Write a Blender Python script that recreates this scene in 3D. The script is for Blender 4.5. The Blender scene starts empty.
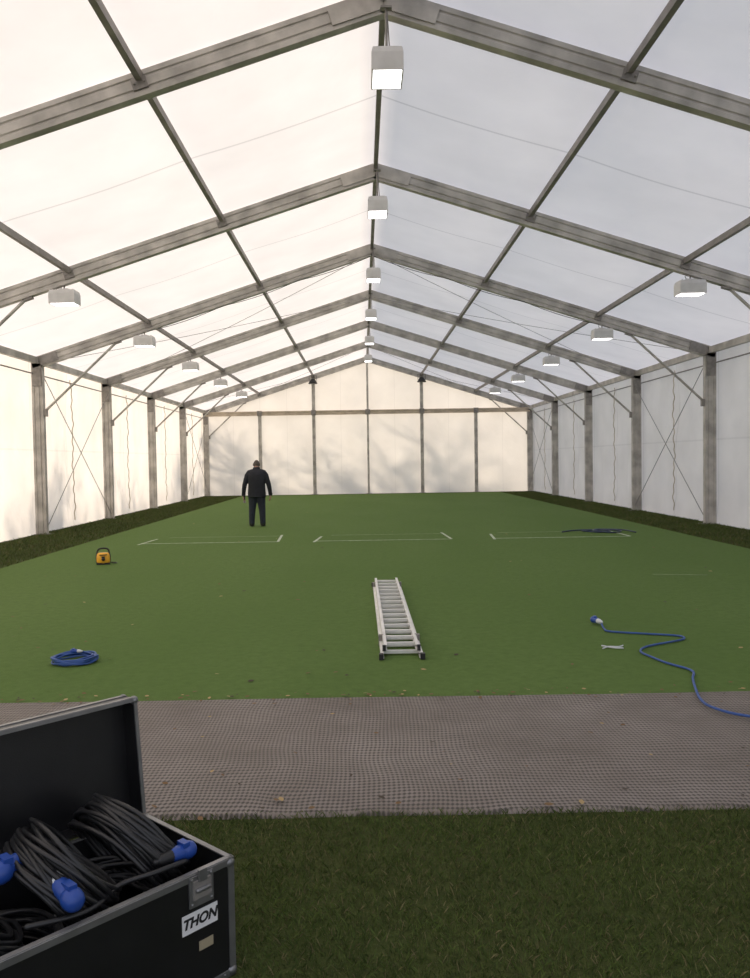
import bpy, math, random
import numpy as np
from mathutils import Vector, Matrix, Quaternion, noise
random.seed(7); np.random.seed(7)
scene = bpy.context.scene
COL = scene.collection
try:
    scene.view_settings.view_transform = 'Standard'
    scene.view_settings.look = 'None'
except Exception as e:
    print('vt', e)

# ------------------------------------------------------------------ materials
def new_mat(name):
    m = bpy.data.materials.new(name); m.use_nodes = True
    nt = m.node_tree; nt.nodes.clear()
    out = nt.nodes.new('ShaderNodeOutputMaterial')
    return m, nt, out

def N(nt, typ, **kw):
    n = nt.nodes.new(typ)
    for k, v in kw.items():
        if k in n.inputs.keys(): n.inputs[k].default_value = v
        else: setattr(n, k, v)
    return n

def pbr(name, col, rough=0.5, metal=0.0, var=0.0, vscale=8.0, bump=0.0, bscale=60.0, col2=None, spec=0.5):
    m, nt, out = new_mat(name)
    b = N(nt, 'ShaderNodeBsdfPrincipled')
    b.inputs['Roughness'].default_value = rough
    b.inputs['Metallic'].default_value = metal
    b.inputs['Specular IOR Level'].default_value = spec
    tc = N(nt, 'ShaderNodeTexCoord')
    c2 = col2 if col2 else tuple(max(0, c*(1-var)) for c in col)
    no = N(nt, 'ShaderNodeTexNoise'); no.inputs['Scale'].default_value = vscale; no.inputs['Detail'].default_value = 5
    nt.links.new(tc.outputs['Object'], no.inputs['Vector'])
    mr = N(nt, 'ShaderNodeMapRange'); mr.inputs['From Min'].default_value = .35; mr.inputs['From Max'].default_value = .65
    nt.links.new(no.outputs['Fac'], mr.inputs['Value'])
    mx = N(nt, 'ShaderNodeMix', data_type='RGBA')
    mx.inputs[6].default_value = (*col, 1); mx.inputs[7].default_value = (*c2, 1)
    nt.links.new(mr.outputs[0], mx.inputs[0])
    nt.links.new(mx.outputs[2], b.inputs['Base Color'])
    if bump > 0:
        n2 = N(nt, 'ShaderNodeTexNoise'); n2.inputs['Scale'].default_value = bscale; n2.inputs['Detail'].default_value = 4
        nt.links.new(tc.outputs['Object'], n2.inputs['Vector'])
        bp = N(nt, 'ShaderNodeBump'); bp.inputs['Strength'].default_value = bump; bp.inputs['Distance'].default_value = .01
        nt.links.new(n2.outputs['Fac'], bp.inputs['Height']); nt.links.new(bp.outputs[0], b.inputs['Normal'])
    nt.links.new(b.outputs[0], out.inputs[0])
    return m

def fabric(name, col, trans=0.5, seams='roof', dirt=.12, bump=.2):
    m, nt, out = new_mat(name)
    tc = N(nt, 'ShaderNodeTexCoord')
    L = nt.links.new
    no = N(nt, 'ShaderNodeTexNoise'); no.inputs['Scale'].default_value = .9; no.inputs['Detail'].default_value = 6
    L(tc.outputs['Object'], no.inputs['Vector'])
    mr = N(nt, 'ShaderNodeMapRange'); mr.inputs['From Min'].default_value = .3; mr.inputs['From Max'].default_value = .7
    mr.inputs['To Min'].default_value = 1.0; mr.inputs['To Max'].default_value = 1-dirt
    L(no.outputs['Fac'], mr.inputs['Value'])
    sep = N(nt, 'ShaderNodeSeparateXYZ'); L(tc.outputs['Object'], sep.inputs[0])
    # weld seams : thin double-thickness strips
    def stripe(sock, period, offs, width, depth):
        a = N(nt, 'ShaderNodeMath', operation='ADD'); a.inputs[1].default_value = offs; L(sock, a.inputs[0])
        w = N(nt, 'ShaderNodeMath', operation='PINGPONG'); w.inputs[1].default_value = period/2; L(a.outputs[0], w.inputs[0])
        c = N(nt, 'ShaderNodeMath', operation='LESS_THAN'); c.inputs[1].default_value = width; L(w.outputs[0], c.inputs[0])
        d = N(nt, 'ShaderNodeMath', operation='MULTIPLY'); d.inputs[1].default_value = depth; L(c.outputs[0], d.inputs[0])
        e = N(nt, 'ShaderNodeMath', operation='SUBTRACT'); e.inputs[0].default_value = 1; L(d.outputs[0], e.inputs[1])
        return e.outputs[0]
    fac = mr.outputs[0]
    if seams == 'roof':
        s = [stripe(sep.outputs['Y'], 5.0, -11.2+5*4, .022, .20)]
    elif seams == 'side':
        s = [stripe(sep.outputs['Y'], 2.5, -3.70+5, .02, .12), stripe(sep.outputs['Z'], 20, -1.9+20, .02, .08)]
    else:
        s = [stripe(sep.outputs['X'], 1.25, 10, .012, .08)]
    for q in s:
        mu = N(nt, 'ShaderNodeMath', operation='MULTIPLY'); L(fac, mu.inputs[0]); L(q, mu.inputs[1]); fac = mu.outputs[0]
    vm = N(nt, 'ShaderNodeVectorMath', operation='SCALE'); vm.inputs[0].default_value = col; L(fac, vm.inputs['Scale'])
    n2 = N(nt, 'ShaderNodeTexNoise'); n2.inputs['Scale'].default_value = 2.0; n2.inputs['Detail'].default_value = 4; n2.inputs['Distortion'].default_value = .6
    L(tc.outputs['Object'], n2.inputs['Vector'])
    bp = N(nt, 'ShaderNodeBump'); bp.inputs['Strength'].default_value = bump; bp.inputs['Distance'].default_value = .06
    L(n2.outputs['Fac'], bp.inputs['Height'])
    d = N(nt, 'ShaderNodeBsdfDiffuse'); t = N(nt, 'ShaderNodeBsdfTranslucent')
    L(vm.outputs[0], d.inputs['Color']); L(vm.outputs[0], t.inputs['Color'])
    L(bp.outputs[0], d.inputs['Normal']); L(bp.outputs[0], t.inputs['Normal'])
    mx = N(nt, 'ShaderNodeMixShader'); mx.inputs[0].default_value = trans
    L(d.outputs[0], mx.inputs[1]); L(t.outputs[0], mx.inputs[2]); L(mx.outputs[0], out.inputs[0])
    return m

M_roof = fabric('pvc_roof_fabric', (.945, .92, .895), .49, 'roof',.08,.12)
M_side = fabric('pvc_wall_fabric', (.94, .91, .88), .48, 'side',.12,.3)
M_gable = fabric('pvc_gable_fabric', (.92, .89, .84), .43, 'gable',.1,.2)
M_alu = pbr('aluminium_profile', (.56, .53, .49), .5, .15, .4, 3.0, .15, 25)
M_alud = pbr('aluminium_dark', (.30, .275, .255), .5, .2, .3, 4.0)
M_plate = pbr('steel_plate', (.30, .28, .26), .5, .3, .3, 9.0)
M_wire = pbr('steel_wire', (.25, .24, .23), .5, .3)
M_beam = pbr('gable_beam_alu', (.58, .49, .38), .5, .2, .25, 3)

def emis(name, col, s):
    m, nt, out = new_mat(name)
    e = N(nt, 'ShaderNodeEmission'); e.inputs[0].default_value = (*col, 1); e.inputs[1].default_value = s
    nt.links.new(e.outputs[0], out.inputs[0]); return m
M_glow = emis('led_panel', (1, .98, .95), 6.5)
M_white = pbr('white_casing', (.68, .67, .66), .45, 0, .12, 6)
M_black = pbr('black_plastic', (.015, .015, .016), .5, 0, .3, 10)

# ------------------------------------------------------------------ mesh builder
class MB:
    def __init__(s): s.v=[]; s.f=[]; s.m=[]; s.sm=[]
    def add(s, vs, fs, mat=0, smooth=False):
        o=len(s.v); s.v += [tuple(v) for v in vs]
        for f in fs:
            s.f.append(tuple(i+o for i in f)); s.m.append(mat); s.sm.append(smooth)
    def box(s, c, d, mat=0, R=None):
        c=Vector(c); hx,hy,hz=d[0]/2,d[1]/2,d[2]/2
        vs=[Vector((x,y,z)) for x in(-hx,hx) for y in(-hy,hy) for z in(-hz,hz)]
        if R is not None: vs=[R@v for v in vs]
        s.add([v+c for v in vs],[(0,1,3,2),(4,6,7,5),(0,4,5,1),(2,3,7,6),(0,2,6,4),(1,5,7,3)],mat)
    def prof(s, pr, p0, p1, up, mat=0):
        p0=Vector(p0);p1=Vector(p1);d=(p1-p0).normalized();up=Vector(up)
        up=(up-d*up.dot(d)).normalized();sd=d.cross(up)
        n=len(pr);vs=[p0+sd*u+up*w for u,w in pr]+[p1+sd*u+up*w for u,w in pr]
        fs=[(i,(i+1)%n,n+(i+1)%n,n+i) for i in range(n)]
        fs.append(tuple(range(n))[::-1]);fs.append(tuple(range(n,2*n)))
        s.add(vs,fs,mat)
    def tube(s, pts, rad, seg=8, mat=0, cap=True, smooth=True, sq=1.0, up0=None, closed=False):
        pts=[Vector(p) for p in pts];n=len(pts)
        if not hasattr(rad,'__len__'): rad=[rad]*n
        rad=list(rad)
        if cap and not closed:
            d0=(pts[0]-pts[1]).normalized();d1=(pts[-1]-pts[-2]).normalized()
            r0,r1=rad[0],rad[-1]
            pts=[pts[0]+d0*r0*.85,pts[0]+d0*r0*.5]+pts+[pts[-1]+d1*r1*.5,pts[-1]+d1*r1*.85]
            rad=[r0*.45,r0*.84]+rad+[r1*.84,r1*.45];n=len(pts)
        tang=[]
        for i in range(n):
            a=pts[(i-1)%n] if closed else pts[max(i-1,0)]
            b=pts[(i+1)%n] if closed else pts[min(i+1,n-1)]
            t=(b-a);tang.append(t.normalized() if t.length>1e-9 else Vector((0,0,1)))
        u=Vector(up0) if up0 else (Vector((0,0,1)) if abs(tang[0].z)<.9 else Vector((1,0,0)))
        u=(u-tang[0]*u.dot(tang[0])).normalized()
        vs=[]
        for i in range(n):
            u=(u-tang[i]*u.dot(tang[i])).normalized();w=tang[i].cross(u)
            for k in range(seg):
                a=2*math.pi*k/seg
                vs.append(pts[i]+u*math.cos(a)*rad[i]*sq+w*math.sin(a)*rad[i])
        fs=[]
        for i in range(n if closed else n-1):
            j=(i+1)%n
            for k in range(seg):
                fs.append((i*seg+k,i*seg+(k+1)%seg,j*seg+(k+1)%seg,j*seg+k))
        if not closed:
            fs.append(tuple(range(seg))[::-1]);fs.append(tuple(range((n-1)*seg,n*seg)))
        s.add(vs,fs,mat,smooth)
    def ellip(s,c,r,mat=0,seg=16,rings=10,R=None):
        c=Vector(c);vs=[];fs=[]
        for i in range(1,rings):
            t=math.pi*i/rings
            for k in range(seg):
                a=2*math.pi*k/seg
                v=Vector((r[0]*math.sin(t)*math.cos(a),r[1]*math.sin(t)*math.sin(a),r[2]*math.cos(t)))
                vs.append(v)
        vs.append(Vector((0,0,r[2])));vs.append(Vector((0,0,-r[2])))
        if R is not None: vs=[R@v for v in vs]
        vs=[v+c for v in vs]
        for i in range(rings-2):
            for k in range(seg):
                fs.append((i*seg+k,(i+1)*seg+k,(i+1)*seg+(k+1)%seg,i*seg+(k+1)%seg))
        t=len(vs)-2;b=len(vs)-1
        for k in range(seg):
            fs.append((t,k,(k+1)%seg));fs.append((b,(rings-2)*seg+(k+1)%seg,(rings-2)*seg+k))
        s.add(vs,fs,mat,True)
    def loft(s, rings, mat=0, seg=24):
        vs=[];fs=[]
        for (cx,cy,z,rx,ry) in rings:
            for k in range(seg):
                a=2*math.pi*k/seg;ca,sa=math.cos(a),math.sin(a)
                p=.8
                vs.append((cx+rx*math.copysign(abs(ca)**p,ca),cy+ry*math.copysign(abs(sa)**p,sa),z))
        for i in range(len(rings)-1):
            for k in range(seg):
                fs.append((i*seg+k,i*seg+(k+1)%seg,(i+1)*seg+(k+1)%seg,(i+1)*seg+k))
        fs.append(tuple(range(seg))[::-1]);fs.append(tuple(range((len(rings)-1)*seg,len(rings)*seg)))
        s.add(vs,fs,mat,True)
    def mesh(s,name,mats):
        me=bpy.data.meshes.new(name);me.from_pydata(s.v,[],s.f)
        for m in mats: me.materials.append(m)
        me.polygons.foreach_set('material_index',s.m);me.polygons.foreach_set('use_smooth',s.sm)
        me.update();return me
    def obj(s,name,mats,parent=None,loc=(0,0,0),rot=(0,0,0),bevel=0):
        o=bpy.data.objects.new(name,s.mesh(name,mats));COL.objects.link(o)
        o.location=loc;o.rotation_euler=rot
        if parent: o.parent=parent
        if bevel:
            b=o.modifiers.new('bevel','BEVEL');b.width=bevel;b.segments=2;b.limit_method='ANGLE';b.angle_limit=math.radians(50)
        return o
def empty(name,loc=(0,0,0),rot=(0,0,0),parent=None):
    e=bpy.data.objects.new(name,None);COL.objects.link(e);e.location=loc;e.rotation_euler=rot;e.empty_display_size=.2
    if parent:e.parent=parent
    return e

# ------------------------------------------------------------------ tent dimensions
HW=7.5; ZE=3.98; ZR=6.36; SL=(ZR-ZE)/HW
Y0=-1.30; BAY=5.0; NB=8; Y1=Y0+BAY*NB
FR=[Y0+BAY*i for i in range(NB+1)]
def roofz(x): return ZR-SL*abs(x)

# roof fabric
mb=MB()
nx=30; ny=10
XO=HW+.22
xs=[-XO+2*XO*i/(2*nx) for i in range(2*nx+1)]
ys=[Y0-.1+(Y1+.25-Y0)*j/(NB*ny) for j in range(NB*ny+1)]
vs=[]
for y in ys:
    t=((y-Y0)/BAY)%1.0
    for x in xs:
        s=math.sin(math.pi*t)
        px=(abs(x)/2.5)%1.0
        sag=.035*s*math.sin(math.pi*px)+.012*noise.noise(Vector((x*.8,y*.6,3)))
        z=roofz(x)+.02-sag*(1 if abs(x)<HW else 0)
        vs.append((x,y,z))
fs=[]
W=len(xs)
for j in range(len(ys)-1):
    for i in range(W-1): fs.append((j*W+i,j*W+i+1,(j+1)*W+i+1,(j+1)*W+i))
mb.add(vs,fs,0,True)
mb.obj('ceiling',[M_roof])

# side walls
XW=HW+.20
def side_wall(sg,name):
    mb=MB();n_y=24;zs=[0,.04,.12,.25,.5,.8,1.1,1.4,1.7,2.0,2.3,2.6,2.9,3.2,3.5,3.7,3.85,ZE-.03]
    vs=[];yy=[]
    for b in range(NB):
        for k in range(n_y+(1 if b==NB-1 else 0)): yy.append((FR[b]+BAY*k/n_y,k/n_y))
    for (y,t) in yy:
        env=math.sin(math.pi*t) if t<=1 else 0
        for z in zs:
            zz=z/ZE
            wr=.10*noise.noise(Vector((y*2.2,z*.35,sg*5)))+.08*noise.noise(Vector((y*4.2,z*.9+y*.8,sg*9)))
            bulge=env*(.05*math.sin(math.pi*zz))
            foot=-.10*max(0,(1-z/.5))*(.6+.6*noise.noise(Vector((y*1.1,7,sg)))) if z<.5 else 0
            vs.append((sg*(XW+bulge+foot+wr*env*min(1,z+.3)),y,z+(.0 if z>0 else .002)))
    W=len(zs);fs=[]
    for j in range(len(yy)-1):
        for i in range(W-1): fs.append((j*W+i,(j+1)*W+i,(j+1)*W+i+1,j*W+i+1))
    mb.add(vs,fs,0,True)
    return mb.obj(name,[M_side])
side_wall(-1,'wall_left'); side_wall(1,'wall_right')

# gable wall
mb=MB();YG=Y1+.08
vs=[];cols=61
for i in range(cols):
    x=-XW-.04+2*(XW+.04)*i/(cols-1);zt=roofz(x)+.01
    for k in range(21):
        z=zt*k/20
        t=((x+7.5)/2.5)%1
        y=YG+.03*math.sin(math.pi*t)+.02*noise.noise(Vector((x*2,z*.6,1)))-.05*max(0,1-z/.5)
        if abs(x)>HW: y=Y1-.02
        vs.append((x,y,z))
fs=[(i*21+k,(i+1)*21+k,(i+1)*21+k+1,i*21+k+1) for i in range(cols-1) for k in range(20)]
mb.add(vs,fs,0,True);mb.obj('wall_back',[M_gable])

# ------------------------------------------------------------------ frame
frame=empty('marquee_frame',(0,0,0))
D=.125;U=.06
PR=[(-U,-D),(U,-D),(U,-D+.05),(U-.014,-D+.06),(U-.014,-.05),(U,-.04),(U,.04),(U-.014,.05),(U-.014,D-.06),(U,D-.05),(U,D),(-U,D),
    (-U,D-.05),(-U+.014,D-.06),(-U+.014,.05),(-U,.04),(-U,-.04),(-U+.014,-.05),(-U+.014,-D+.06),(-U,-D+.05)]
for i,y in enumerate(FR):
    mb=MB()
    for sg in(-1,1):
        off=.14
        mb.prof(PR,(sg*HW,y,0.012),(sg*HW,y,ZE-.02),(1,0,0),0)
        mb.prof(PR,(sg*(HW+.05),y,roofz(HW+.05)-off),(sg*.0,y,ZR-off),(0,0,1),0)
        mb.box((sg*HW,y,.008),(.42,.3,.016),1)
        # eave knee plates
        Rr=Matrix.Rotation(sg*math.atan(SL),3,'Y')
        mb.box((sg*(HW-.18),y-.075,roofz(HW-.18)-off),(.6,.012,.2),1,Rr)
        mb.box((sg*HW,y-.075,ZE-.42),(.2,.012,.5),1)
        # ridge splice plates
        for q in(-1,1):
            mb.box((sg*.28,y+q*.073,roofz(.28)-off),(.56,.014,.17),0,Rr)
        # rafter splice and purlin brackets
        for xx in(2.5,5.0):
            mb.box((sg*xx,y,roofz(xx)-off),(.16,.15,.12),1,Rr)
            for q in(-.05,.05): mb.tube([(sg*(xx+q),y-.09,roofz(xx+q)-off),(sg*(xx+q),y-.06,roofz(xx+q)-off)],.013,6,1,False)
        # knee brace
        mb.tube([(sg*(HW-.1),y,2.72),(sg*5.7,y,roofz(5.7)-.26)],.028,8,0)
        mb.box((sg*(HW-.14),y,2.72),(.1,.08,.16),1)
        mb.box((sg*5.7,y,roofz(5.7)-.27),(.16,.08,.08),1,Rr)
    mb.obj('portal_%d'%(i+1),[M_alu,M_plate],frame)
# purlins
mb=MB()
q=.033
PP=[(-q,-.045),(q,-.045),(q,.045),(-q,.045)]
for xx in(-5,-2.5,0,2.5,5):
    mb.prof(PP,(xx,Y0,roofz(xx)-.075-(.02 if xx==0 else 0)),(xx,Y1,roofz(xx)-.075-(.02 if xx==0 else 0)),(0,0,1),0)
for sg in(-1,1):
    mb.prof([(-.05,-.07),(.05,-.07),(.05,.07),(-.05,.07)],(sg*HW,Y0,ZE-.1),(sg*HW,Y1,ZE-.1),(0,0,1),1)
    mb.tube([(sg*(HW+.1),Y0,ZE-.38),(sg*(HW+.1),Y1,ZE-.38)],.016,6,0)
mb.obj('purlins',[M_alud,M_alu],frame)
# gable posts
mb=MB()
ZB=3.78
for xx in(-5,-2.5,0,2.5,5):
    w=.075 if xx else .045
    top=ZB if abs(xx)==5 else roofz(xx)-.2
    mb.prof([(-w,-.06),(w,-.06),(w,-.02),(w-.012,-.015),(w-.012,.015),(w,.02),(w,.06),(-w,.06),(-w,.02),(-w+.012,.015),(-w+.012,-.015),(-w,-.02)],(xx,Y1,.01),(xx,Y1,top),(0,1,0),0)
    mb.box((xx,Y1,.008),(.3,.3,.016),2)
    mb.box((xx,Y1-.11,ZB),(.22,.03,.24),2)
mb.prof([(-.06,-.1),(.06,-.1),(.06,-.04),(.045,-.03),(.045,.03),(.06,.04),(.06,.1),(-.06,.1)],(-HW,Y1-.03,ZB),(HW,Y1-.03,ZB),(0,0,1),1)
mb.obj('gable_posts',[M_alu,M_beam,M_plate],frame)
# bracing wires
mb=MB()
def wire(a,b,r=.009,sag=0,n=1):
    a=Vector(a);b=Vector(b);pts=[a.lerp(b,i/n)-Vector((0,0,sag*4*(i/n)*(1-i/n))) for i in range(n+1)]
    mb.tube(pts,r,5,0,False)
for b in(4,7):
    ya,yb=FR[b],FR[b+1]
    for sg in(-1,1):
        wire((sg*7.42,ya+.1,.15),(sg*7.42,yb-.1,3.55));wire((sg*7.42,ya+.1,3.55),(sg*7.42,yb-.1,.15))
        wire((0,ya,ZR-.2),(sg*7.3,yb,roofz(7.3)-.2),.006,.06,8);wire((sg*7.3,ya,roofz(7.3)-.2),(0,yb,ZR-.2),.006,.06,8)
# power leads along one rafter
for y in(FR[4],):
    for sg in(-1,1):
        pts=[Vector((sg*5.0*i/24,y-.13,roofz(5.0*i/24)-.3-.05*abs(math.sin(i*math.pi/8)))) for i in range(25)]
        mb.tube(pts,.007,5,1,False)
mb.obj('brace_cables',[M_wire,M_black],frame)
# lacing on the wall joins
mb=MB()
for b in range(NB):
    for sg in(-1,1):
        y=FR[b]+2.5
        pts=[(sg*(XW-.07+.012*math.sin(z*9)),y+.035*math.sin(z*21+b)+.03*math.sin(z*3),z) for z in [.15+.06*k for k in range(60)]]
        mb.tube(pts,.012,5,0,False)
mb.obj('wall_lacing',[pbr('lacing_rope',(.5,.42,.32),.9)],frame)

# ------------------------------------------------------------------ lamps
def lamp_mesh(rod):
    mb=MB()
    a,b,c,d=.15,.22,.165,.235
    H=.23
    vs=[(-a,-b,0),(a,-b,0),(a,b,0),(-a,b,0),(-c,-d,-.06),(c,-d,-.06),(c,d,-.06),(-c,d,-.06),(-c,-d,-H),(c,-d,-H),(c,d,-H),(-c,d,-H)]
    fs=[(3,2,1,0)]
    for r in(0,4):
        for k in range(4): fs.append((r+k,r+(k+1)%4,r+4+(k+1)%4,r+4+k))
    mb.add(vs,fs,0)
    e=.016
    for (cx,cy,sx,sy) in((0,-d+e/2,2*c,e),(0,d-e/2,2*c,e),(-c+e/2,0,e,2*d-2*e),(c-e/2,0,e,2*d-2*e)):
        mb.box((cx,cy,-H-.006),(sx,sy,.012),0)
    mb.add([(-c+e,-d+e,-H-.008),(c-e,-d+e,-H-.008),(c-e,d-e,-H-.008),(-c+e,d-e,-H-.008)],[(0,3,2,1)],1)
    mb.add([(-c+e,-d+e,-H),(c-e,-d+e,-H),(c-e,d-e,-H),(-c+e,d-e,-H)],[(0,3,2,1)],0)
    for k in range(7): mb.box((0,-.18+.06*k,.008),(.24,.012,.02),0)
    mb.box((0,0,.02),(.10,.14,.04),0)
    mb.tube([(0,0,.03),(0,0,rod)],.014,8,2)
    mb.tube([(.02,.05,.02),(.035,.08,.1),(.01,.03,rod)],.007,6,2)
    mb.box((0,0,rod),(.12,.08,.02),2)
    return mb.mesh('ceiling_floodlight_mesh',[M_white,M_glow,M_plate])
LM1=lamp_mesh(.50);LM2=lamp_mesh(.12)
def lamp(x,y,z,r,s=1.0,me=LM1):
    o=bpy.data.objects.new('ceiling_floodlight',me);COL.objects.link(o);o.location=(x,y,z);o.rotation_euler=(0,0,r);o.scale=(s,s,s)
for i in range(1,NB):
    y=FR[i]
    lamp(.02,y-.18,{2:5.60,3:5.71}.get(i,5.73),0,.95)
    for sg in(-1,1): lamp(sg*5.1,y,roofz(5.1)-.27-.09,math.pi/2,.9,LM2)
# small dark spotlights on the gable
for sg in(-1,1):
    mb=MB()
    mb.loft([(0,0,-.22,.2,.15),(0,0,-.2,.21,.16),(0,0,-.05,.12,.11),(0,0,.0,.07,.07)],0,16)
    mb.box((-.17,0,.02),(.015,.04,.26),0);mb.box((.17,0,.02),(.015,.04,.26),0);mb.box((0,0,.15),(.36,.05,.015),0)
    mb.tube([(0,0,.15),(0,.12,.22)],.02,8,0)
    mb.add([(-.12,-.1,-.225),(.12,-.1,-.225),(.12,.1,-.225),(-.12,.1,-.225)],[(0,3,2,1)],1)
    mb.obj('spotlight',[M_black,M_white],None,(sg*2.5,Y1-.2,5.32))

# ------------------------------------------------------------------ ground materials
def ground_mat(name,c1,c2,c3,s1,s2,bump,bs,rough=.95,stretch=1.0):
    m,nt,out=new_mat(name);L=nt.links.new
    tc=N(nt,'ShaderNodeTexCoord')
    mp=N(nt,'ShaderNodeMapping');mp.inputs['Scale'].default_value=(1,stretch,1);L(tc.outputs['Object'],mp.inputs[0])
    n1=N(nt,'ShaderNodeTexNoise');n1.inputs['Scale'].default_value=s1;n1.inputs['Detail'].default_value=6
    n2=N(nt,'ShaderNodeTexNoise');n2.inputs['Scale'].default_value=s2;n2.inputs['Detail'].default_value=8;n2.inputs['Roughness'].default_value=.75
    L(mp.outputs[0],n1.inputs['Vector']);L(tc.outputs['Object'],n2.inputs['Vector'])
    r1=N(nt,'ShaderNodeMapRange');r1.inputs['From Min'].default_value=.35;r1.inputs['From Max'].default_value=.65;L(n1.outputs['Fac'],r1.inputs['Value'])
    r2=N(nt,'ShaderNodeMapRange');r2.inputs['From Min'].default_value=.4;r2.inputs['From Max'].default_value=.7;L(n2.outputs['Fac'],r2.inputs['Value'])
    a=N(nt,'ShaderNodeMix',data_type='RGBA');a.inputs[6].default_value=(*c1,1);a.inputs[7].default_value=(*c2,1);L(r1.outputs[0],a.inputs[0])
    b=N(nt,'ShaderNodeMix',data_type='RGBA');b.inputs[7].default_value=(*c3,1);L(a.outputs[2],b.inputs[6]);L(r2.outputs[0],b.inputs[0])
    p=N(nt,'ShaderNodeBsdfPrincipled');p.inputs['Roughness'].default_value=rough;p.inputs['Specular IOR Level'].default_value=.15
    L(b.outputs[2],p.inputs['Base Color'])
    n3=N(nt,'ShaderNodeTexNoise');n3.inputs['Scale'].default_value=bs;n3.inputs['Detail'].default_value=4;L(tc.outputs['Object'],n3.inputs['Vector'])
    bp=N(nt,'ShaderNodeBump');bp.inputs['Strength'].default_value=bump;bp.inputs['Distance'].default_value=.02;L(n3.outputs['Fac'],bp.inputs['Height'])
    L(bp.outputs[0],p.inputs['Normal']);L(p.outputs[0],out.inputs[0]);return m
M_grass=ground_mat('grass_ground',(.055,.075,.018),(.068,.078,.024),(.033,.042,.013),1.2,30,.7,60)
M_turf=ground_mat('artificial_turf',(.100,.168,.041),(.118,.187,.051),(.084,.142,.034),.55,14,.5,160,.95,.35)

mb=MB();mb.add([(-60,-30,0),(60,-30,0),(60,90,0),(-60,90,0)],[(0,1,2,3)],0);floor=mb.obj('floor',[M_grass])
# turf carpet with cricket crease markings
turf=empty('artificial_turf_carpet')
mb=MB()
CX0,CX1,CY0,CY1=-5.75,6.0,5.32,37.9
zt=.014
vs=[(CX0,CY0,.0),(CX1,CY0,.0),(CX1,CY1,.0),(CX0,CY1,.0),(CX0+.01,CY0+.01,zt),(CX1-.01,CY0+.01,zt),(CX1-.01,CY1-.01,zt),(CX0+.01,CY1-.01,zt)]
mb.add(vs,[(4,5,6,7),(0,1,5,4),(1,2,6,5),(2,3,7,6),(3,0,4,7)],0)
mb.obj('turf_sheet',[M_turf],turf)
M_line=pbr('line_paint',(.58,.65,.50),.9,0,.45,9)
M_linef=pbr('line_paint_worn',(.30,.38,.22),.9,0,.5,6)
mb=MB()
def line(x0,y0,x1,y1,w,m=0):
    d=Vector((x1-x0,y1-y0,0)).normalized();s=Vector((-d.y,d.x,0))*w/2
    a=Vector((x0,y0,zt+.003+.0005*m));b=Vector((x1,y1,zt+.003+.0005*m));mb.add([a-s,b-s,b+s,a+s],[(0,1,2,3)],m)
for c in(-3.23,.10,3.53):
    line(c-1.3,15.95,c+1.3,15.95,.05)
    line(c-1.05,17.15,c+1.2,17.15,.045,1)
    line(c-1.33,15.75,c-1.24,16.9,.05);line(c+1.3,15.95,c+1.24,17.4,.05)
line(3.45,10.75,4.1,10.62,.03,1)
mb.obj('crease_lines',[M_line,M_linef],turf)

# ground mat
def mat_mat():
    m,nt,out=new_mat('perforated_rubber_mat');L=nt.links.new
    tc=N(nt,'ShaderNodeTexCoord');sep=N(nt,'ShaderNodeSeparateXYZ');L(tc.outputs['Object'],sep.inputs[0])
    def sn(sock,per):
        a=N(nt,'ShaderNodeMath',operation='MULTIPLY');a.inputs[1].default_value=2*math.pi/per;L(sock,a.inputs[0])
        b=N(nt,'ShaderNodeMath',operation='SINE');L(a.outputs[0],b.inputs[0]);return b.outputs[0]
    nw=N(nt,'ShaderNodeTexNoise');nw.inputs['Scale'].default_value=1.1;L(tc.outputs['Object'],nw.inputs['Vector'])
    nwm=N(nt,'ShaderNodeMath',operation='MULTIPLY_ADD');nwm.inputs[1].default_value=.22;L(nw.outputs['Fac'],nwm.inputs[0]);L(sep.outputs['Y'],nwm.inputs[2])
    nwx=N(nt,'ShaderNodeMath',operation='MULTIPLY_ADD');nwx.inputs[1].default_value=.12;L(nw.outputs['Fac'],nwx.inputs[0]);L(sep.outputs['X'],nwx.inputs[2])
    sx=sn(nwx.outputs[0],.022);sy=sn(nwm.outputs[0],.034)
    ad=N(nt,'ShaderNodeMath',operation='MULTIPLY_ADD');L(sx,ad.inputs[0]);ad.inputs[1].default_value=.8;L(sy,ad.inputs[2])
    mr=N(nt,'ShaderNodeMapRange');mr.inputs['From Min'].default_value=-1.2;mr.inputs['From Max'].default_value=.6;L(ad.outputs[0],mr.inputs['Value'])
    no=N(nt,'ShaderNodeTexNoise');no.inputs['Scale'].default_value=1.3;no.inputs['Detail'].default_value=8;no.inputs['Roughness'].default_value=.7;L(tc.outputs['Object'],no.inputs['Vector'])
    r2=N(nt,'ShaderNodeMapRange');r2.inputs['From Min'].default_value=.35;r2.inputs['From Max'].default_value=.65;L(no.outputs['Fac'],r2.inputs['Value'])
    c=N(nt,'ShaderNodeMix',data_type='RGBA');c.inputs[6].default_value=(.265,.230,.205,1);c.inputs[7].default_value=(.165,.135,.112,1);L(r2.outputs[0],c.inputs[0])
    d=N(nt,'ShaderNodeMix',data_type='RGBA');d.inputs[6].default_value=(.065,.056,.048,1);L(c.outputs[2],d.inputs[7]);L(mr.outputs[0],d.inputs[0])
    p=N(nt,'ShaderNodeBsdfPrincipled');p.inputs['Roughness'].default_value=.7;L(d.outputs[2],p.inputs['Base Color'])
    bp=N(nt,'ShaderNodeBump');bp.inputs['Strength'].default_value=.5;bp.inputs['Distance'].default_value=.006;L(mr.outputs[0],bp.inputs['Height'])
    L(bp.outputs[0],p.inputs['Normal']);L(p.outputs[0],out.inputs[0]);return m
mb=MB()
nxm=90;yA,yB=3.58,5.34
vs=[]
rows=[(yA,.0),(yA+.015,.016),(4.2,.018),(4.8,.018),(yB,.018)]
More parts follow.
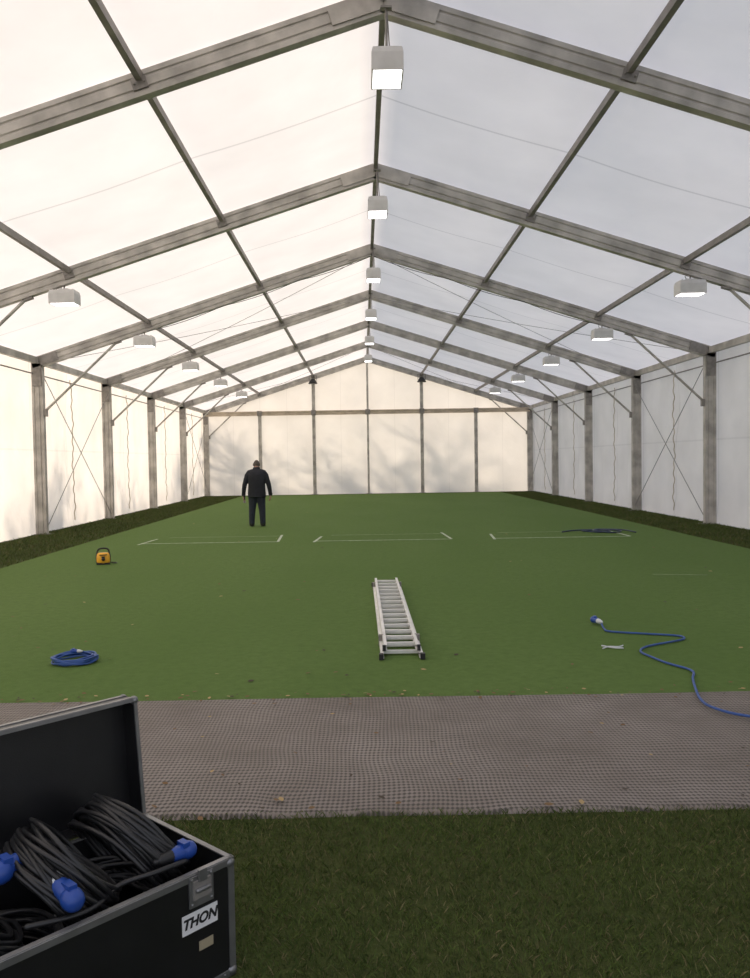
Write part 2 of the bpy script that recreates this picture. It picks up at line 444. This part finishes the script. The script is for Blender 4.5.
for i in range(nxm+1):
    x=-6.2+12.4*i/nxm
    for (y,z) in rows:
        wob=(.02*noise.noise(Vector((x*1.5,0,2)))+.012*x) if y<3.8 else 0
        vs.append((x,y+wob,z+.004*noise.noise(Vector((x,y,5)))*(z>0)))
R=len(rows)
mb.add(vs,[(i*R+k,(i+1)*R+k,(i+1)*R+k+1,i*R+k+1) for i in range(nxm) for k in range(R-1)],0,True)
mb.obj('perforated_ground_mat',[mat_mat()])

# grass blades
def blades(name,x0,x1,y0,y1,n,h,w,mats,excl=None):
    x=np.random.uniform(x0,x1,n);y=np.random.uniform(y0,y1,n)
    if excl is not None:
        k=~excl(x,y);x=x[k];y=y[k];n=len(x)
    hh=h*np.random.uniform(.45,1.15,n);a=np.random.uniform(0,2*np.pi,n);ln=np.random.uniform(.2,1.1,n)*hh;b=np.random.uniform(0,2*np.pi,n)
    V=np.zeros((n,4,3))
    ww=w*np.random.uniform(.6,1.3,n)
    V[:,0,0]=x-np.cos(a)*ww;V[:,0,1]=y-np.sin(a)*ww
    V[:,1,0]=x+np.cos(a)*ww;V[:,1,1]=y+np.sin(a)*ww
    V[:,2,0]=x+np.cos(a)*ww*.6+np.cos(b)*ln*.4;V[:,2,1]=y+np.sin(a)*ww*.6+np.sin(b)*ln*.4;V[:,2,2]=hh*.6
    V[:,3,0]=x+np.cos(b)*ln;V[:,3,1]=y+np.sin(b)*ln;V[:,3,2]=hh
    me=bpy.data.meshes.new(name);me.vertices.add(n*4);me.vertices.foreach_set('co',V.reshape(-1))
    me.loops.add(n*6);me.polygons.add(n*2)
    base=np.arange(n)*4
    idx=np.stack([base,base+1,base+2,base,base+2,base+3],1).reshape(-1)
    me.loops.foreach_set('vertex_index',idx.astype(np.int32))
    me.polygons.foreach_set('loop_start',(np.arange(n*2)*3).astype(np.int32))
    for m in mats:me.materials.append(m)
    mi=np.repeat(np.random.choice(len(mats),n,p=[.45,.4,.15]),2)
    me.polygons.foreach_set('material_index',mi.astype(np.int32))
    me.update(calc_edges=True);me.validate()
    o=bpy.data.objects.new(name,me);COL.objects.link(o);o.parent=floor;return o
G1=pbr('grass_blade_green',(.098,.136,.031),.7,0,.3,1.6,spec=.2)
G2=pbr('grass_blade_dark',(.066,.098,.023),.7,0,.3,1.6,spec=.2)
G3=pbr('grass_blade_dry',(.20,.175,.08),.8,0,.4,2.0,spec=.2)
O1=Vector((-.700,2.48,0));TH=math.radians(47.2);ca,sa=math.cos(TH),math.sin(TH)
CL,CW=.95,.47
def incase(x,y):
    dx=x-O1.x;dy=y-O1.y;lx=dx*ca+dy*sa;ly=-dx*sa+dy*ca
    return (lx>-CL-.02)&(lx<.02)&(ly>-.02)&(ly<CW+.02)
blades('lawn_blades_front',-3.2,3.2,1.3,3.60,120000,.028,.0016,[G1,G2,G3],incase)
blades('lawn_blades_left',-7.55,-5.74,5.5,38,60000,.05,.004,[G1,G2,G3])
blades('lawn_blades_right',6.0,7.55,5.5,38,60000,.05,.004,[G1,G2,G3])

# fallen leaves
mb=MB()
def leaf(x,y,z,s):
    a=random.uniform(0,6.28);R=Matrix.Rotation(a,3,'Z')@Matrix.Rotation(random.uniform(-.3,.3),3,'X')
    pts=[(-1,0,0),(-.4,.5,.12),(.3,.55,.1),(1,0,.15),(.3,-.5,.14),(-.4,-.45,.1)]
    c=Vector((x,y,z))
    mb.add([c+(R@Vector(p))*s for p in pts],[(0,5,4,3,2,1)],random.choice([0,0,1,2]))
for k in range(170): 
    y=5.5+random.random()**1.6*22; leaf(random.uniform(-5.5,5.8),y,zt+.008,random.uniform(.012,.028))
for k in range(130): leaf(random.gauss(0,2.2),random.gauss(5.38,.06),zt+.012,random.uniform(.01,.022))
for k in range(60): leaf(random.uniform(-3,3),random.uniform(3.75,5.3),.03,random.uniform(.01,.02))
for k in range(25): leaf(random.uniform(-2,2.2),random.uniform(3.5,3.72),.034,random.uniform(.012,.026))
mb.obj('fallen_leaves',[pbr('leaf_brown',(.16,.09,.035),.8),pbr('leaf_dark',(.05,.035,.02),.8),pbr('leaf_tan',(.38,.27,.12),.8)])

# ------------------------------------------------------------------ ladder
M_lad=pbr('ladder_aluminium',(.78,.77,.74),.42,.2,.15,6)
mb=MB()
def section(w,z0,y0,L,nr,yo):
    h=.045
    for s in(-1,1):
        x=s*w/2
        c=.012*s
        mb.box((x,y0+L/2,z0+h/2),(.006,L,h),0)
        mb.box((x-c,y0+L/2,z0+.003),(.024,L,.006),0)
        mb.box((x-c,y0+L/2,z0+h-.003),(.024,L,.006),0)
    for k in range(nr):
        y=y0+yo+k*(L-2*yo)/(nr-1)
        mb.prof([(-.015,-.013),(.015,-.013),(.015,.013),(-.015,.013)],(-w/2,y,z0+h/2),(w/2,y,z0+h/2),(0,0,1),0)
section(.32,.0,0,3.70,15,.14)
section(.27,.05,.06,3.70,15,.14)
for s in(-1,1):
    mb.box((s*.160,-.015,.022),(.034,.05,.046),1);mb.box((s*.160,3.71,.022),(.036,.04,.046),1)
    mb.box((s*.135,.055,.072),(.026,.026,.046),1);mb.box((s*.148,.45,.05),(.042,.04,.09),2);mb.box((s*.148,3.4,.05),(.042,.04,.09),2)
mb.obj('ladder',[M_lad,M_black,M_plate],None,(-.007,6.38,.018),(0,0,.004),.0015)

# ------------------------------------------------------------------ cables on the turf
M_blue=pbr('blue_cable',(.03,.09,.32),.5,0,.2,10)
M_blued=pbr('navy_cable',(.02,.035,.09),.5,0,.2,10)
M_bplug=pbr('blue_plug',(.015,.06,.30),.4)
M_wplug=pbr('plug_white',(.6,.62,.65),.45)
def spline(P,n=10):
    P=[Vector(p) for p in P];out=[]
    for i in range(len(P)-1):
        p0=P[max(i-1,0)];p1=P[i];p2=P[i+1];p3=P[min(i+2,len(P)-1)]
        for k in range(n):
            t=k/n
            out.append(.5*((2*p1)+(-p0+p2)*t+(2*p0-5*p1+4*p2-p3)*t*t+(-p0+3*p1-3*p2+p3)*t**3))
    out.append(P[-1]);return out
def connector(mb,p,d,mb_b=0,mb_w=1,s=1.0):
    p=Vector(p);d=Vector(d).normalized()
    mb.tube([p,p+d*.03*s],.013*s,10,mb_w);mb.tube([p+d*.02*s,p+d*.06*s,p+d*.09*s],[.02*s,.027*s,.027*s],14,mb_w)
    mb.tube([p+d*.085*s,p+d*.15*s],[.030*s,.032*s],16,mb_b,True)
    mb.tube([p+d*.15*s,p+d*.165*s],[.037*s,.037*s],16,mb_b,True)
    up=Vector((0,0,1));mb.box(p+d*.14*s+up*.032*s,(.03*s,.05*s,.02*s),mb_b)
mb=MB()
zc=zt+.012
P=[(1.90,7.50,zc+.02),(1.88,7.34,zc),(1.90,7.22,zc),(2.15,7.11,zc),(2.40,7.01,zc),(2.42,6.90,zc),(2.30,6.80,zc),(2.02,6.63,zc),(1.91,6.46,zc),(1.93,6.28,zc),(1.98,6.08,zc),(2.07,5.86,zc),(2.0,5.66,zc),(1.93,5.46,zc+.01),(1.83,5.11,zc+.015),(1.84,4.92,zc+.015),(1.98,4.75,zc+.015),(2.4,4.56,zc+.015),(3.2,4.5,zc+.015),(4.2,4.6,zc+.015)]
P=[(x-.05,y,z) for x,y,z in P]
mb.tube(spline(P,8),.0085,8,0)
connector(mb,(1.85,7.48,zc+.03),(-.25,.9,.0),1,2,.85)
mb.obj('blue_extension_cable',[M_blue,M_bplug,M_wplug])
mb=MB()
def coilpts(c,r,turns,jit,seed,sy=1,h=.05):
    rnd=random.Random(seed);pts=[];n=28
    ph=[rnd.uniform(0,6.28) for _ in range(turns+1)];dr=[rnd.uniform(-jit,jit) for _ in range(turns+1)];dx=[rnd.uniform(-jit,jit)*.6 for _ in range(turns+1)];dz=[rnd.uniform(0,h) for _ in range(turns+1)]
    for k in range(turns*n):
        i=k//n;t=(k%n)/n
        def lp(A):return A[i]*(1-t)+A[i+1]*t
        a=2*math.pi*t
        rr=r+lp(dr)
        pts.append(Vector(c)+Vector((math.cos(a)*rr+lp(dx),math.sin(a)*rr*sy,lp(dz)+.006*math.sin(3*a+ph[i]))))
    return pts
cp=coilpts((0,0,0),.150,10,.030,3,1.0,.04)
mb.tube(cp,.0075,7,0)
mb.tube(spline([(.14,.05,.03),(.18,.02,.035),(.16,-.08,.04),(.12,-.12,.03)],6),.0075,7,0)
connector(mb,(.02,.13,.045),(-1,.15,.0),1,2,.5)
mb.obj('coiled_blue_cable',[M_blue,M_bplug,M_wplug],None,(-2.56,6.45,zt+.011))
mb=MB()
zn=zt+.020
P=[(3.9,16.9,zn),(4.2,17.2,zn),(4.6,17.3,zn),(4.9,17.0,zn),(4.6,16.7,zn),(4.3,16.85,zn+.02),(4.5,17.15,zn),(4.95,17.25,zn),(5.1,16.9,zn),(4.8,16.6,zn),(4.55,16.9,zn+.02),(4.75,17.4,zn),(5.2,17.2,zn),(5.3,16.6,zn)]
P=[(x-.15,y,z) for x,y,z in P]
mb.tube(spline(P,8),.013,6,0)
mb.obj('loose_navy_cable',[M_blued])
# scraps (cable ties)
mb=MB()
mb.tube(spline([(1.60,6.58,zc),(1.66,6.64,zc),(1.74,6.63,zc),(1.79,6.68,zc)],5),.006,5,0)
mb.tube(spline([(1.62,6.68,zc),(1.69,6.60,zc),(1.76,6.58,zc)],5),.006,5,0)
mb.obj('cable_ties',[M_wplug])

# ------------------------------------------------------------------ yellow site transformer
M_yel=pbr('yellow_plastic',(.90,.45,.03),.45,0,.1,8)
mb=MB()
mb.loft([(0,0,.02,.095,.085),(0,0,.04,.10,.09),(0,0,.12,.10,.09),(0,0,.16,.09,.08),(0,0,.175,.07,.06)],0,24)
mb.box((0,0,.014),(.2,.17,.028),1)
for s in(-1,1): mb.tube([(s*.095,0,.03),(s*.10,0,.12),(s*.085,0,.2)],.012,8,1)
mb.tube(spline([(-.085,0,.2),(-.06,0,.235),(0,0,.245),(.06,0,.235),(.085,0,.2)],5),.013,8,1)
mb.tube([(0,-.08,.09),(0,-.115,.085)],.028,14,1);mb.box((0,-.118,.12),(.05,.01,.02),1)
mb.box((0,-.088,.15),(.11,.01,.014),1)
mb.tube(spline([(.09,.0,.04),(.15,-.04,.012),(.2,.05,.01),(.12,.15,.01)],5),.006,6,1)
mb.obj('site_transformer',[M_yel,M_black],None,(-4.30,12.8,zt+.001),(0,0,.3))

# ------------------------------------------------------------------ flight case
M_lam=pbr('black_laminate',(.012,.012,.013),.35,0,.3,6,.08,300)
M_edge=pbr('case_aluminium',(.28,.28,.28),.4,.7,.25,10)
M_rub=pbr('rubber_cable',(.015,.015,.016),.40,0,.2,10)
M_lab=pbr('label_white',(.75,.75,.75),.5)
case=empty('flight_case',O1,(0,0,TH))
ZC=.36;T=.01
mb=MB()
mb.box((-CL/2,T/2,ZC/2+.005),(CL,T,ZC-.01),0);mb.box((-CL/2,CW-T/2,ZC/2+.005),(CL,T,ZC-.01),0)
mb.box((-T/2,CW/2,ZC/2+.005),(T,CW-2*T,ZC-.01),0);mb.box((-CL+T/2,CW/2,ZC/2+.005),(T,CW-2*T,ZC-.01),0)
mb.box((-CL/2,CW/2,.012),(CL,CW,.012),0)
mb.obj('case_body',[M_lam],case)
mb=MB()
for (y,sy) in((0,1),(CW,-1)):
    mb.box((-CL/2,y-sy*.0015,ZC-.010),(CL+.006,.004,.020),0);mb.box((-CL/2,y+sy*.008,ZC),(CL+.006,.018,.005),0)
    mb.box((-CL/2,y-sy*.0015,.012),(CL+.006,.004,.022),0)
    for x in(0,-CL):
        sx=-1 if x==0 else 1
        mb.box((x+sx*.009,y-sy*.0015,ZC/2),(.022,.004,ZC),0)
        mb.box((x-sx*.0015,y+sy*.009,ZC/2),(.004,.022,ZC),0)
for x in(0,-CL):
    sx=-1 if x==0 else 1
    mb.box((x-sx*.0015,CW/2,ZC-.010),(.004,CW,.020),0);mb.box((x+sx*.008,CW/2,ZC),(.018,CW,.005),0)
    mb.box((x-sx*.0015,CW/2,.012),(.004,CW,.022),0)
    for y in(0,CW):
        for z in(.016,ZC-.014): mb.ellip((x+sx*.010,y+(.010 if y==0 else -.010),z),(.020,.020,.018),0,14,10)
# latch
for lx in(-.12,-.80):
    mb.box((lx,-.004,ZC-.05),(.085,.006,.09),0);mb.box((lx,-.009,ZC-.045),(.064,.006,.055),1)
    mb.tube([(lx-.02,-.015,ZC-.045),(lx+.02,-.015,ZC-.045)],.007,8,0);mb.box((lx,-.012,ZC-.005),(.03,.008,.035),0)
    for q in(-.034,.034):
        for w in(-.085,-.012): mb.ellip((lx+q,-.008,ZC+w),(.005,.003,.005),0,8,5)
for k in range(12):
    mb.ellip((-.04-.078*k,-.004,.014),(.004,.003,.004),0,8,5)
mb.obj('case_hardware',[M_edge,M_plate],case,bevel=.001)
mb=MB()
LD=.085;LH=.388;lean=math.radians(6)
mb.box((-CL/2,LD-T/2,LH/2),(CL,T,LH),0)
mb.box((-T/2,LD/2,LH/2),(T,LD,LH),0);mb.box((-CL+T/2,LD/2,LH/2),(T,LD,LH),0)
mb.box((-CL/2,LD/2,LH-T/2),(CL,LD,T),0);mb.box((-CL/2,LD/2,T/2),(CL,LD,T),0)
mb.box((-CL/2,-.001,LH-.005),(CL+.004,.006,.012),1);mb.box((-CL/2,.008,LH+.001),(CL+.004,.016,.004),1);mb.box((-CL/2,LD-.01,LH+.001),(CL+.004,.022,.004),1)
mb.box((-.005,-.001,LH/2),(.012,.006,LH),1);mb.box((.001,.008,LH/2),(.004,.018,LH),1);mb.box((.001,LD-.01,LH/2),(.004,.022,LH),1)
mb.box((-CL+.005,-.001,LH/2),(.012,.006,LH),1)
for x in(-.004,-CL+.004):
    for y in(.008,LD-.008): mb.ellip((x,y,LH-.008),(.015,.015,.015),1,12,8)
mb.obj('case_lid',[M_lam,M_edge],case,(0,CW+.004,ZC+.004),(-lean,0,0))
# label
mb=MB();mb.box((0,0,0),(.125,.0015,.058),0);mb.box((.02,0,-.08),(.05,.0015,.028),1)
lab=mb.obj('case_label',[M_lab,pbr('label_tan',(.35,.3,.2),.6)],case,(-.125,-.0022,ZC-.138))
fc=bpy.data.curves.new('label_text','FONT');fc.body='THON';fc.size=.041;fc.shear=.25;fc.align_x='CENTER';fc.align_y='CENTER';fc.extrude=.0006;fc.offset=.0014
fc.materials.append(M_black)
fo=bpy.data.objects.new('label_text',fc);COL.objects.link(fo);fo.parent=case;fo.location=(-.127,-.0034,ZC-.138);fo.rotation_euler=(math.pi/2,0,0)

# cables inside the case
def coil(mb,c,r,turns,rad,tilt,seed,jit=.02,h=.09,sy=1.0,mat=0):
    R=Matrix.Rotation(tilt[2],3,'Z')@Matrix.Rotation(tilt[0],3,'X')@Matrix.Rotation(tilt[1],3,'Y')
    pts=[R@(p-Vector((0,0,h/2)))+Vector(c) for p in coilpts((0,0,0),r,turns,jit,seed,sy,h)]
    mb.tube(pts,rad,7,mat)
cab=empty('coiled_black_cables',O1,(0,0,TH))
mb=MB()
coil(mb,(-.23,.235,.10),.165,8,.009,(0,0,0),1,.03,.12,1.1)
coil(mb,(-.62,.235,.10),.165,8,.009,(0,0,0),2,.03,.12,1.1)
coil(mb,(-.24,.235,.23),.160,10,.008,(.1,.05,0),4,.025,.12,1.1)
coil(mb,(-.60,.235,.23),.160,10,.008,(-.1,.05,0),5,.025,.12,1.1)
coil(mb,(-.18,.27,.385),.155,26,.0072,(.12,.92,.10),6,.018,.14,1.18)
coil(mb,(-.42,.25,.385),.155,26,.0072,(.06,.85,-.12),7,.018,.14,1.15)
coil(mb,(-.70,.25,.33),.13,16,.0075,(.1,.5,.3),8,.03,.1,1.1)
mb.tube(spline([(-.10,.12,.34),(-.14,.05,.38),(-.24,.05,.385),(-.33,.09,.37),(-.45,.05,.36),(-.6,.08,.37)],8),.008,7,0)
mb.obj('cable_coils',[M_rub,M_wplug],cab)
mb=MB()
connector(mb,(-.47,.27,.47),(-.93,-.30,-.05),0,1,.85)
connector(mb,(-.50,.17,.45),(.06,-.95,-.30),0,1,.82)
connector(mb,(-.22,.075,.40),(.95,.05,-.05),0,2,.72)
connector(mb,(-.72,.10,.42),(-.6,.5,.1),0,1,.9)
mb.obj('cable_plugs',[M_bplug,M_wplug,M_black],cab)

# ------------------------------------------------------------------ man
def build_man():
    root=empty('man',(-2.81,19.85,zt+.001),(0,0,.06))
    b=MB()
    # facing +y. torso/jacket
    b.loft([(0,-.005,.70,.205,.150),(0,-.005,.78,.215,.155),(0,-.01,.90,.205,.150),(0,-.015,1.02,.200,.148),(0,-.02,1.14,.208,.145),(0,-.02,1.24,.205,.132),(0,-.01,1.31,.175,.11),(0,.0,1.35,.12,.09),(0,.012,1.385,.075,.07)],0,28)
    # neck / collar
    b.tube([(0,.0,1.34),(0,.04,1.42)],[.07,.062],14)
    # shoulders + sleeves
    for s in(-1,1):
        b.tube([(s*.10,-.005,1.30),(s*.165,-.005,1.28),(s*.215,-.01,1.21),(s*.258,-.02,1.08),(s*.287,-.02,.985),(s*.306,.01,.88),(s*.318,.04,.775)],[.07,.074,.070,.061,.056,.051,.046],14)
        # legs
        b.tube([(s*.085,.0,.80),(s*.095,.0,.66),(s*.108,.01,.50),(s*.118,.005,.40),(s*.125,-.01,.27),(s*.130,-.012,.10),(s*.130,-.01,.06)],[.118,.108,.090,.081,.075,.066,.066],14)
    b.ellip((0,0,.76),(.17,.12,.12))
    # shoes
    for s in(-1,1):
        b.tube([(s*.13,-.035,.043),(s*.135,.04,.045),(s*.142,.12,.036),(s*.148,.17,.03)],[.041,.047,.045,.032],12)
    # head, bowed forward
    Rh=Matrix.Rotation(-math.radians(32),3,'X')
    hc=Vector((0,.075,1.475))
    b.ellip(hc,(.076,.096,.112),0,20,14,Rh)
    b.ellip(hc+Rh@Vector((0,.03,-.055)),(.058,.07,.065),0,16,10,Rh)
    b.tube([hc+Rh@Vector((0,.09,.02)),hc+Rh@Vector((0,.118,-.022))],[.012,.017],10) # nose
    for s in(-1,1):
        b.ellip(hc+Rh@Vector((s*.078,-.005,-.01)),(.012,.02,.032),0,10,8,Rh)
    b.ellip(hc+Rh@Vector((0,.085,-.062)),(.026,.012,.010),0,10,6,Rh)
    me=b.mesh('tmp',[]);o=bpy.data.objects.new('tmp',me);COL.objects.link(o)
    m=o.modifiers.new('r','REMESH');m.mode='VOXEL';m.voxel_size=.0075
    sm=o.modifiers.new('s','SMOOTH');sm.iterations=5;sm.factor=.5
    bpy.context.view_layer.update()
    dg=bpy.context.evaluated_depsgraph_get()
    me2=bpy.data.meshes.new_from_object(o.evaluated_get(dg));bpy.data.objects.remove(o)
    me2.name='body'
    jack=pbr('jacket_navy',(.012,.014,.022),.75,0,.3,12,.4,25);trou=pbr('trousers_dark',(.020,.026,.042),.85,0,.3,14,.3,30)
    skin=pbr('skin',(.34,.20,.15),.55);hair=pbr('hair_grey',(.10,.08,.065),.8,0,.4,60);shoe=pbr('shoe_black',(.012,.012,.012),.5)
    me2.materials.clear()
    for q in(jack,trou,skin,hair,shoe): me2.materials.append(q)
    Ri=Rh.transposed()
    for p in me2.polygons:
        c=p.center;p.use_smooth=True
        l=Ri@(c-hc)
        if c.z<.075: k=4
        elif c.z<.735 and abs(c.x)<.27: k=1
        elif c.z>1.415 or (c.z>1.37 and c.y>.07):
            k=2
            if (l.y<.035 and l.z>-.075) or l.z>.07: k=3
            if abs(l.x)>.081: k=2
        else: k=0
        p.material_index=k
    bo=bpy.data.objects.new('body',me2);COL.objects.link(bo);bo.parent=root
    # jacket details
    b=MB()
    ringp=[]
    for k in range(32):
        a=2*math.pi*k/32;ca2,sa2=math.cos(a),math.sin(a)
        ringp.append((.212*math.copysign(abs(ca2)**.8,ca2),-.005+.157*math.copysign(abs(sa2)**.8,sa2),.715))
    b.tube(ringp,.012,6,0,closed=True)
    cr=[(.072*math.cos(2*math.pi*k/20),.012+.068*math.sin(2*math.pi*k/20),1.390+.015*math.sin(2*math.pi*k/20)) for k in range(20)]
    b.tube(cr,.016,8,0,closed=True)
    for s in(-1,1): b.tube([(s*.3175,.038,.785),(s*.3195,.043,.762)],.048,14,0)
    b.obj('jacket_trim',[jack],root)
    # eyes
    b=MB()
    for s in(-1,1): b.ellip(hc+Rh@Vector((s*.030,.083,.0)),(.012,.010,.008),0,10,8,Rh)
    b.obj('eyes',[M_wplug],root)
    # hands
    for s in(-1,1):
        b=MB();w=Vector((s*.320,.048,.755))
        R=Matrix.Rotation(-.25,3,'X')
        def T_(p): return w+R@Vector((p[0]*s,p[1],p[2]))
        b.tube([T_((0,0,.02)),T_((0,0,-.02)),T_((.0,.002,-.05)),T_((0,.0,-.088))],[.027,.032,.040,.036],12,0,True,True,.45,up0=(1,0,0))
        L=[.070,.078,.072,.056]
        for i in range(4):
            y=.030-.020*i;l=L[i]
            b.tube([T_((0,y*.9,-.085)),T_((-.003,y,-.085-l*.45)),T_((-.018,y,-.085-l*.75)),T_((-.036,y,-.085-l*.88))],[.0095,.009,.0082,.007],8)
        b.tube([T_((-.005,.03,-.03)),T_((-.012,.055,-.058)),T_((-.022,.062,-.085)),T_((-.028,.058,-.105))],[.012,.011,.010,.008],8)
        b.obj('hand_left' if s<0 else 'hand_right',[skin],root)
    # power drill in the left hand
    b=MB()
    h=Vector((-.30,.055,.66))
    b.tube([h+Vector((0,0,.055)),h+Vector((0,-.01,-.045))],[.017,.018],10,0)
    b.tube([h+Vector((0,-.06,.07)),h+Vector((0,.05,.07)),h+Vector((0,.09,.07))],[.026,.028,.02],12,0)
    b.tube([h+Vector((0,.09,.07)),h+Vector((0,.135,.07))],[.016,.011],10,1)
    b.box(h+Vector((0,-.008,-.07)),(.06,.10,.045),2)
    b.obj('power_drill',[M_black,M_plate,M_alud],root)
build_man()

# ------------------------------------------------------------------ trees outside (their shadows fall on the fabric)
M_bark=pbr('tree_bark',(.08,.06,.045),.9,0,.3,5)
def tree(seed,base,H,spread=1.0,thick=.02):
    rnd=random.Random(seed);mb=MB()
    def br(p,d,l,r,dep):
        pts=[p];rs=[r];q=p;dd=d
        for k in range(3):
            dd=(dd+Vector((rnd.gauss(0,.12),rnd.gauss(0,.12),rnd.gauss(.02,.08)))).normalized()
            q=q+dd*l/3;pts.append(q);rs.append(r*(1-.13*(k+1)))
        mb.tube(pts,rs,5 if dep>1 else 7,0,False)
        if dep>=6: return
        nb=3 if dep<5 else 2
        for k in range(nb):
            ax=Vector((rnd.gauss(0,1),rnd.gauss(0,1),rnd.gauss(0,.35))).normalized()
            nd=(dd+ax*(.55+.25*rnd.random())*spread).normalized()
            st=pts[-1] if k<2 else pts[2]
            br(st,nd,l*rnd.uniform(.66,.84),r*.64,dep+1)
    br(Vector((0,0,-.05)),Vector((0,0,1)),H*.26,H*thick,0)
    mb.obj('bare_tree',[M_bark],None,base)
for i,(x,y,h) in enumerate(((-19.5,20,8.6),(-19.0,27.0,8.8),(-20,34,9.0),(-18.5,41,8.4))): tree(11+i,(x,y,0),h,1.1,.018)
for i,(x,y,h) in enumerate(((-20,50.5,11.5),(-15,51,11.8),(-10.5,50,11.5),(-13,47,9.5),(-24,49,11.0))): tree(31+i,(x,y,0),h,1.15,.017)

# ------------------------------------------------------------------ light
w=bpy.data.worlds.new('sky');scene.world=w;w.use_nodes=True;nt=w.node_tree
bg=nt.nodes['Background']
tc=nt.nodes.new('ShaderNodeTexCoord');sp=nt.nodes.new('ShaderNodeSeparateXYZ');nt.links.new(tc.outputs['Generated'],sp.inputs[0])
cr=nt.nodes.new('ShaderNodeValToRGB');nt.links.new(sp.outputs['Z'],cr.inputs[0])
cr.color_ramp.elements[0].position=0;cr.color_ramp.elements[0].color=(.90,.90,.92,1)
cr.color_ramp.elements[1].position=.8;cr.color_ramp.elements[1].color=(.61,.68,.90,1)
nt.links.new(cr.outputs[0],bg.inputs[0]);bg.inputs[1].default_value=1.17
sd=bpy.data.lights.new('sun','SUN');sd.energy=7.8;sd.color=(1,.83,.65);sd.angle=math.radians(1.1)
so=bpy.data.objects.new('sun',sd);COL.objects.link(so)
el,az=math.radians(20),math.radians(35)
S=Vector((-math.cos(el)*math.cos(az),math.cos(el)*math.sin(az),math.sin(el)))
so.rotation_euler=S.to_track_quat('Z','Y').to_euler();so.location=S*40

# ------------------------------------------------------------------ camera
cd=bpy.data.cameras.new('camera');cd.sensor_fit='HORIZONTAL';cd.sensor_width=36;cd.lens=834/750*36;cd.clip_end=400;cd.clip_start=.05
cd.shift_x=.0165
co=bpy.data.objects.new('camera',cd);COL.objects.link(co)
Rm=Matrix.Rotation(math.radians(90-1.97),4,'X')@Matrix.Rotation(-math.radians(.9),4,'Z')
co.matrix_world=Matrix.Translation((-.29,0,1.55))@Rm
scene.camera=co
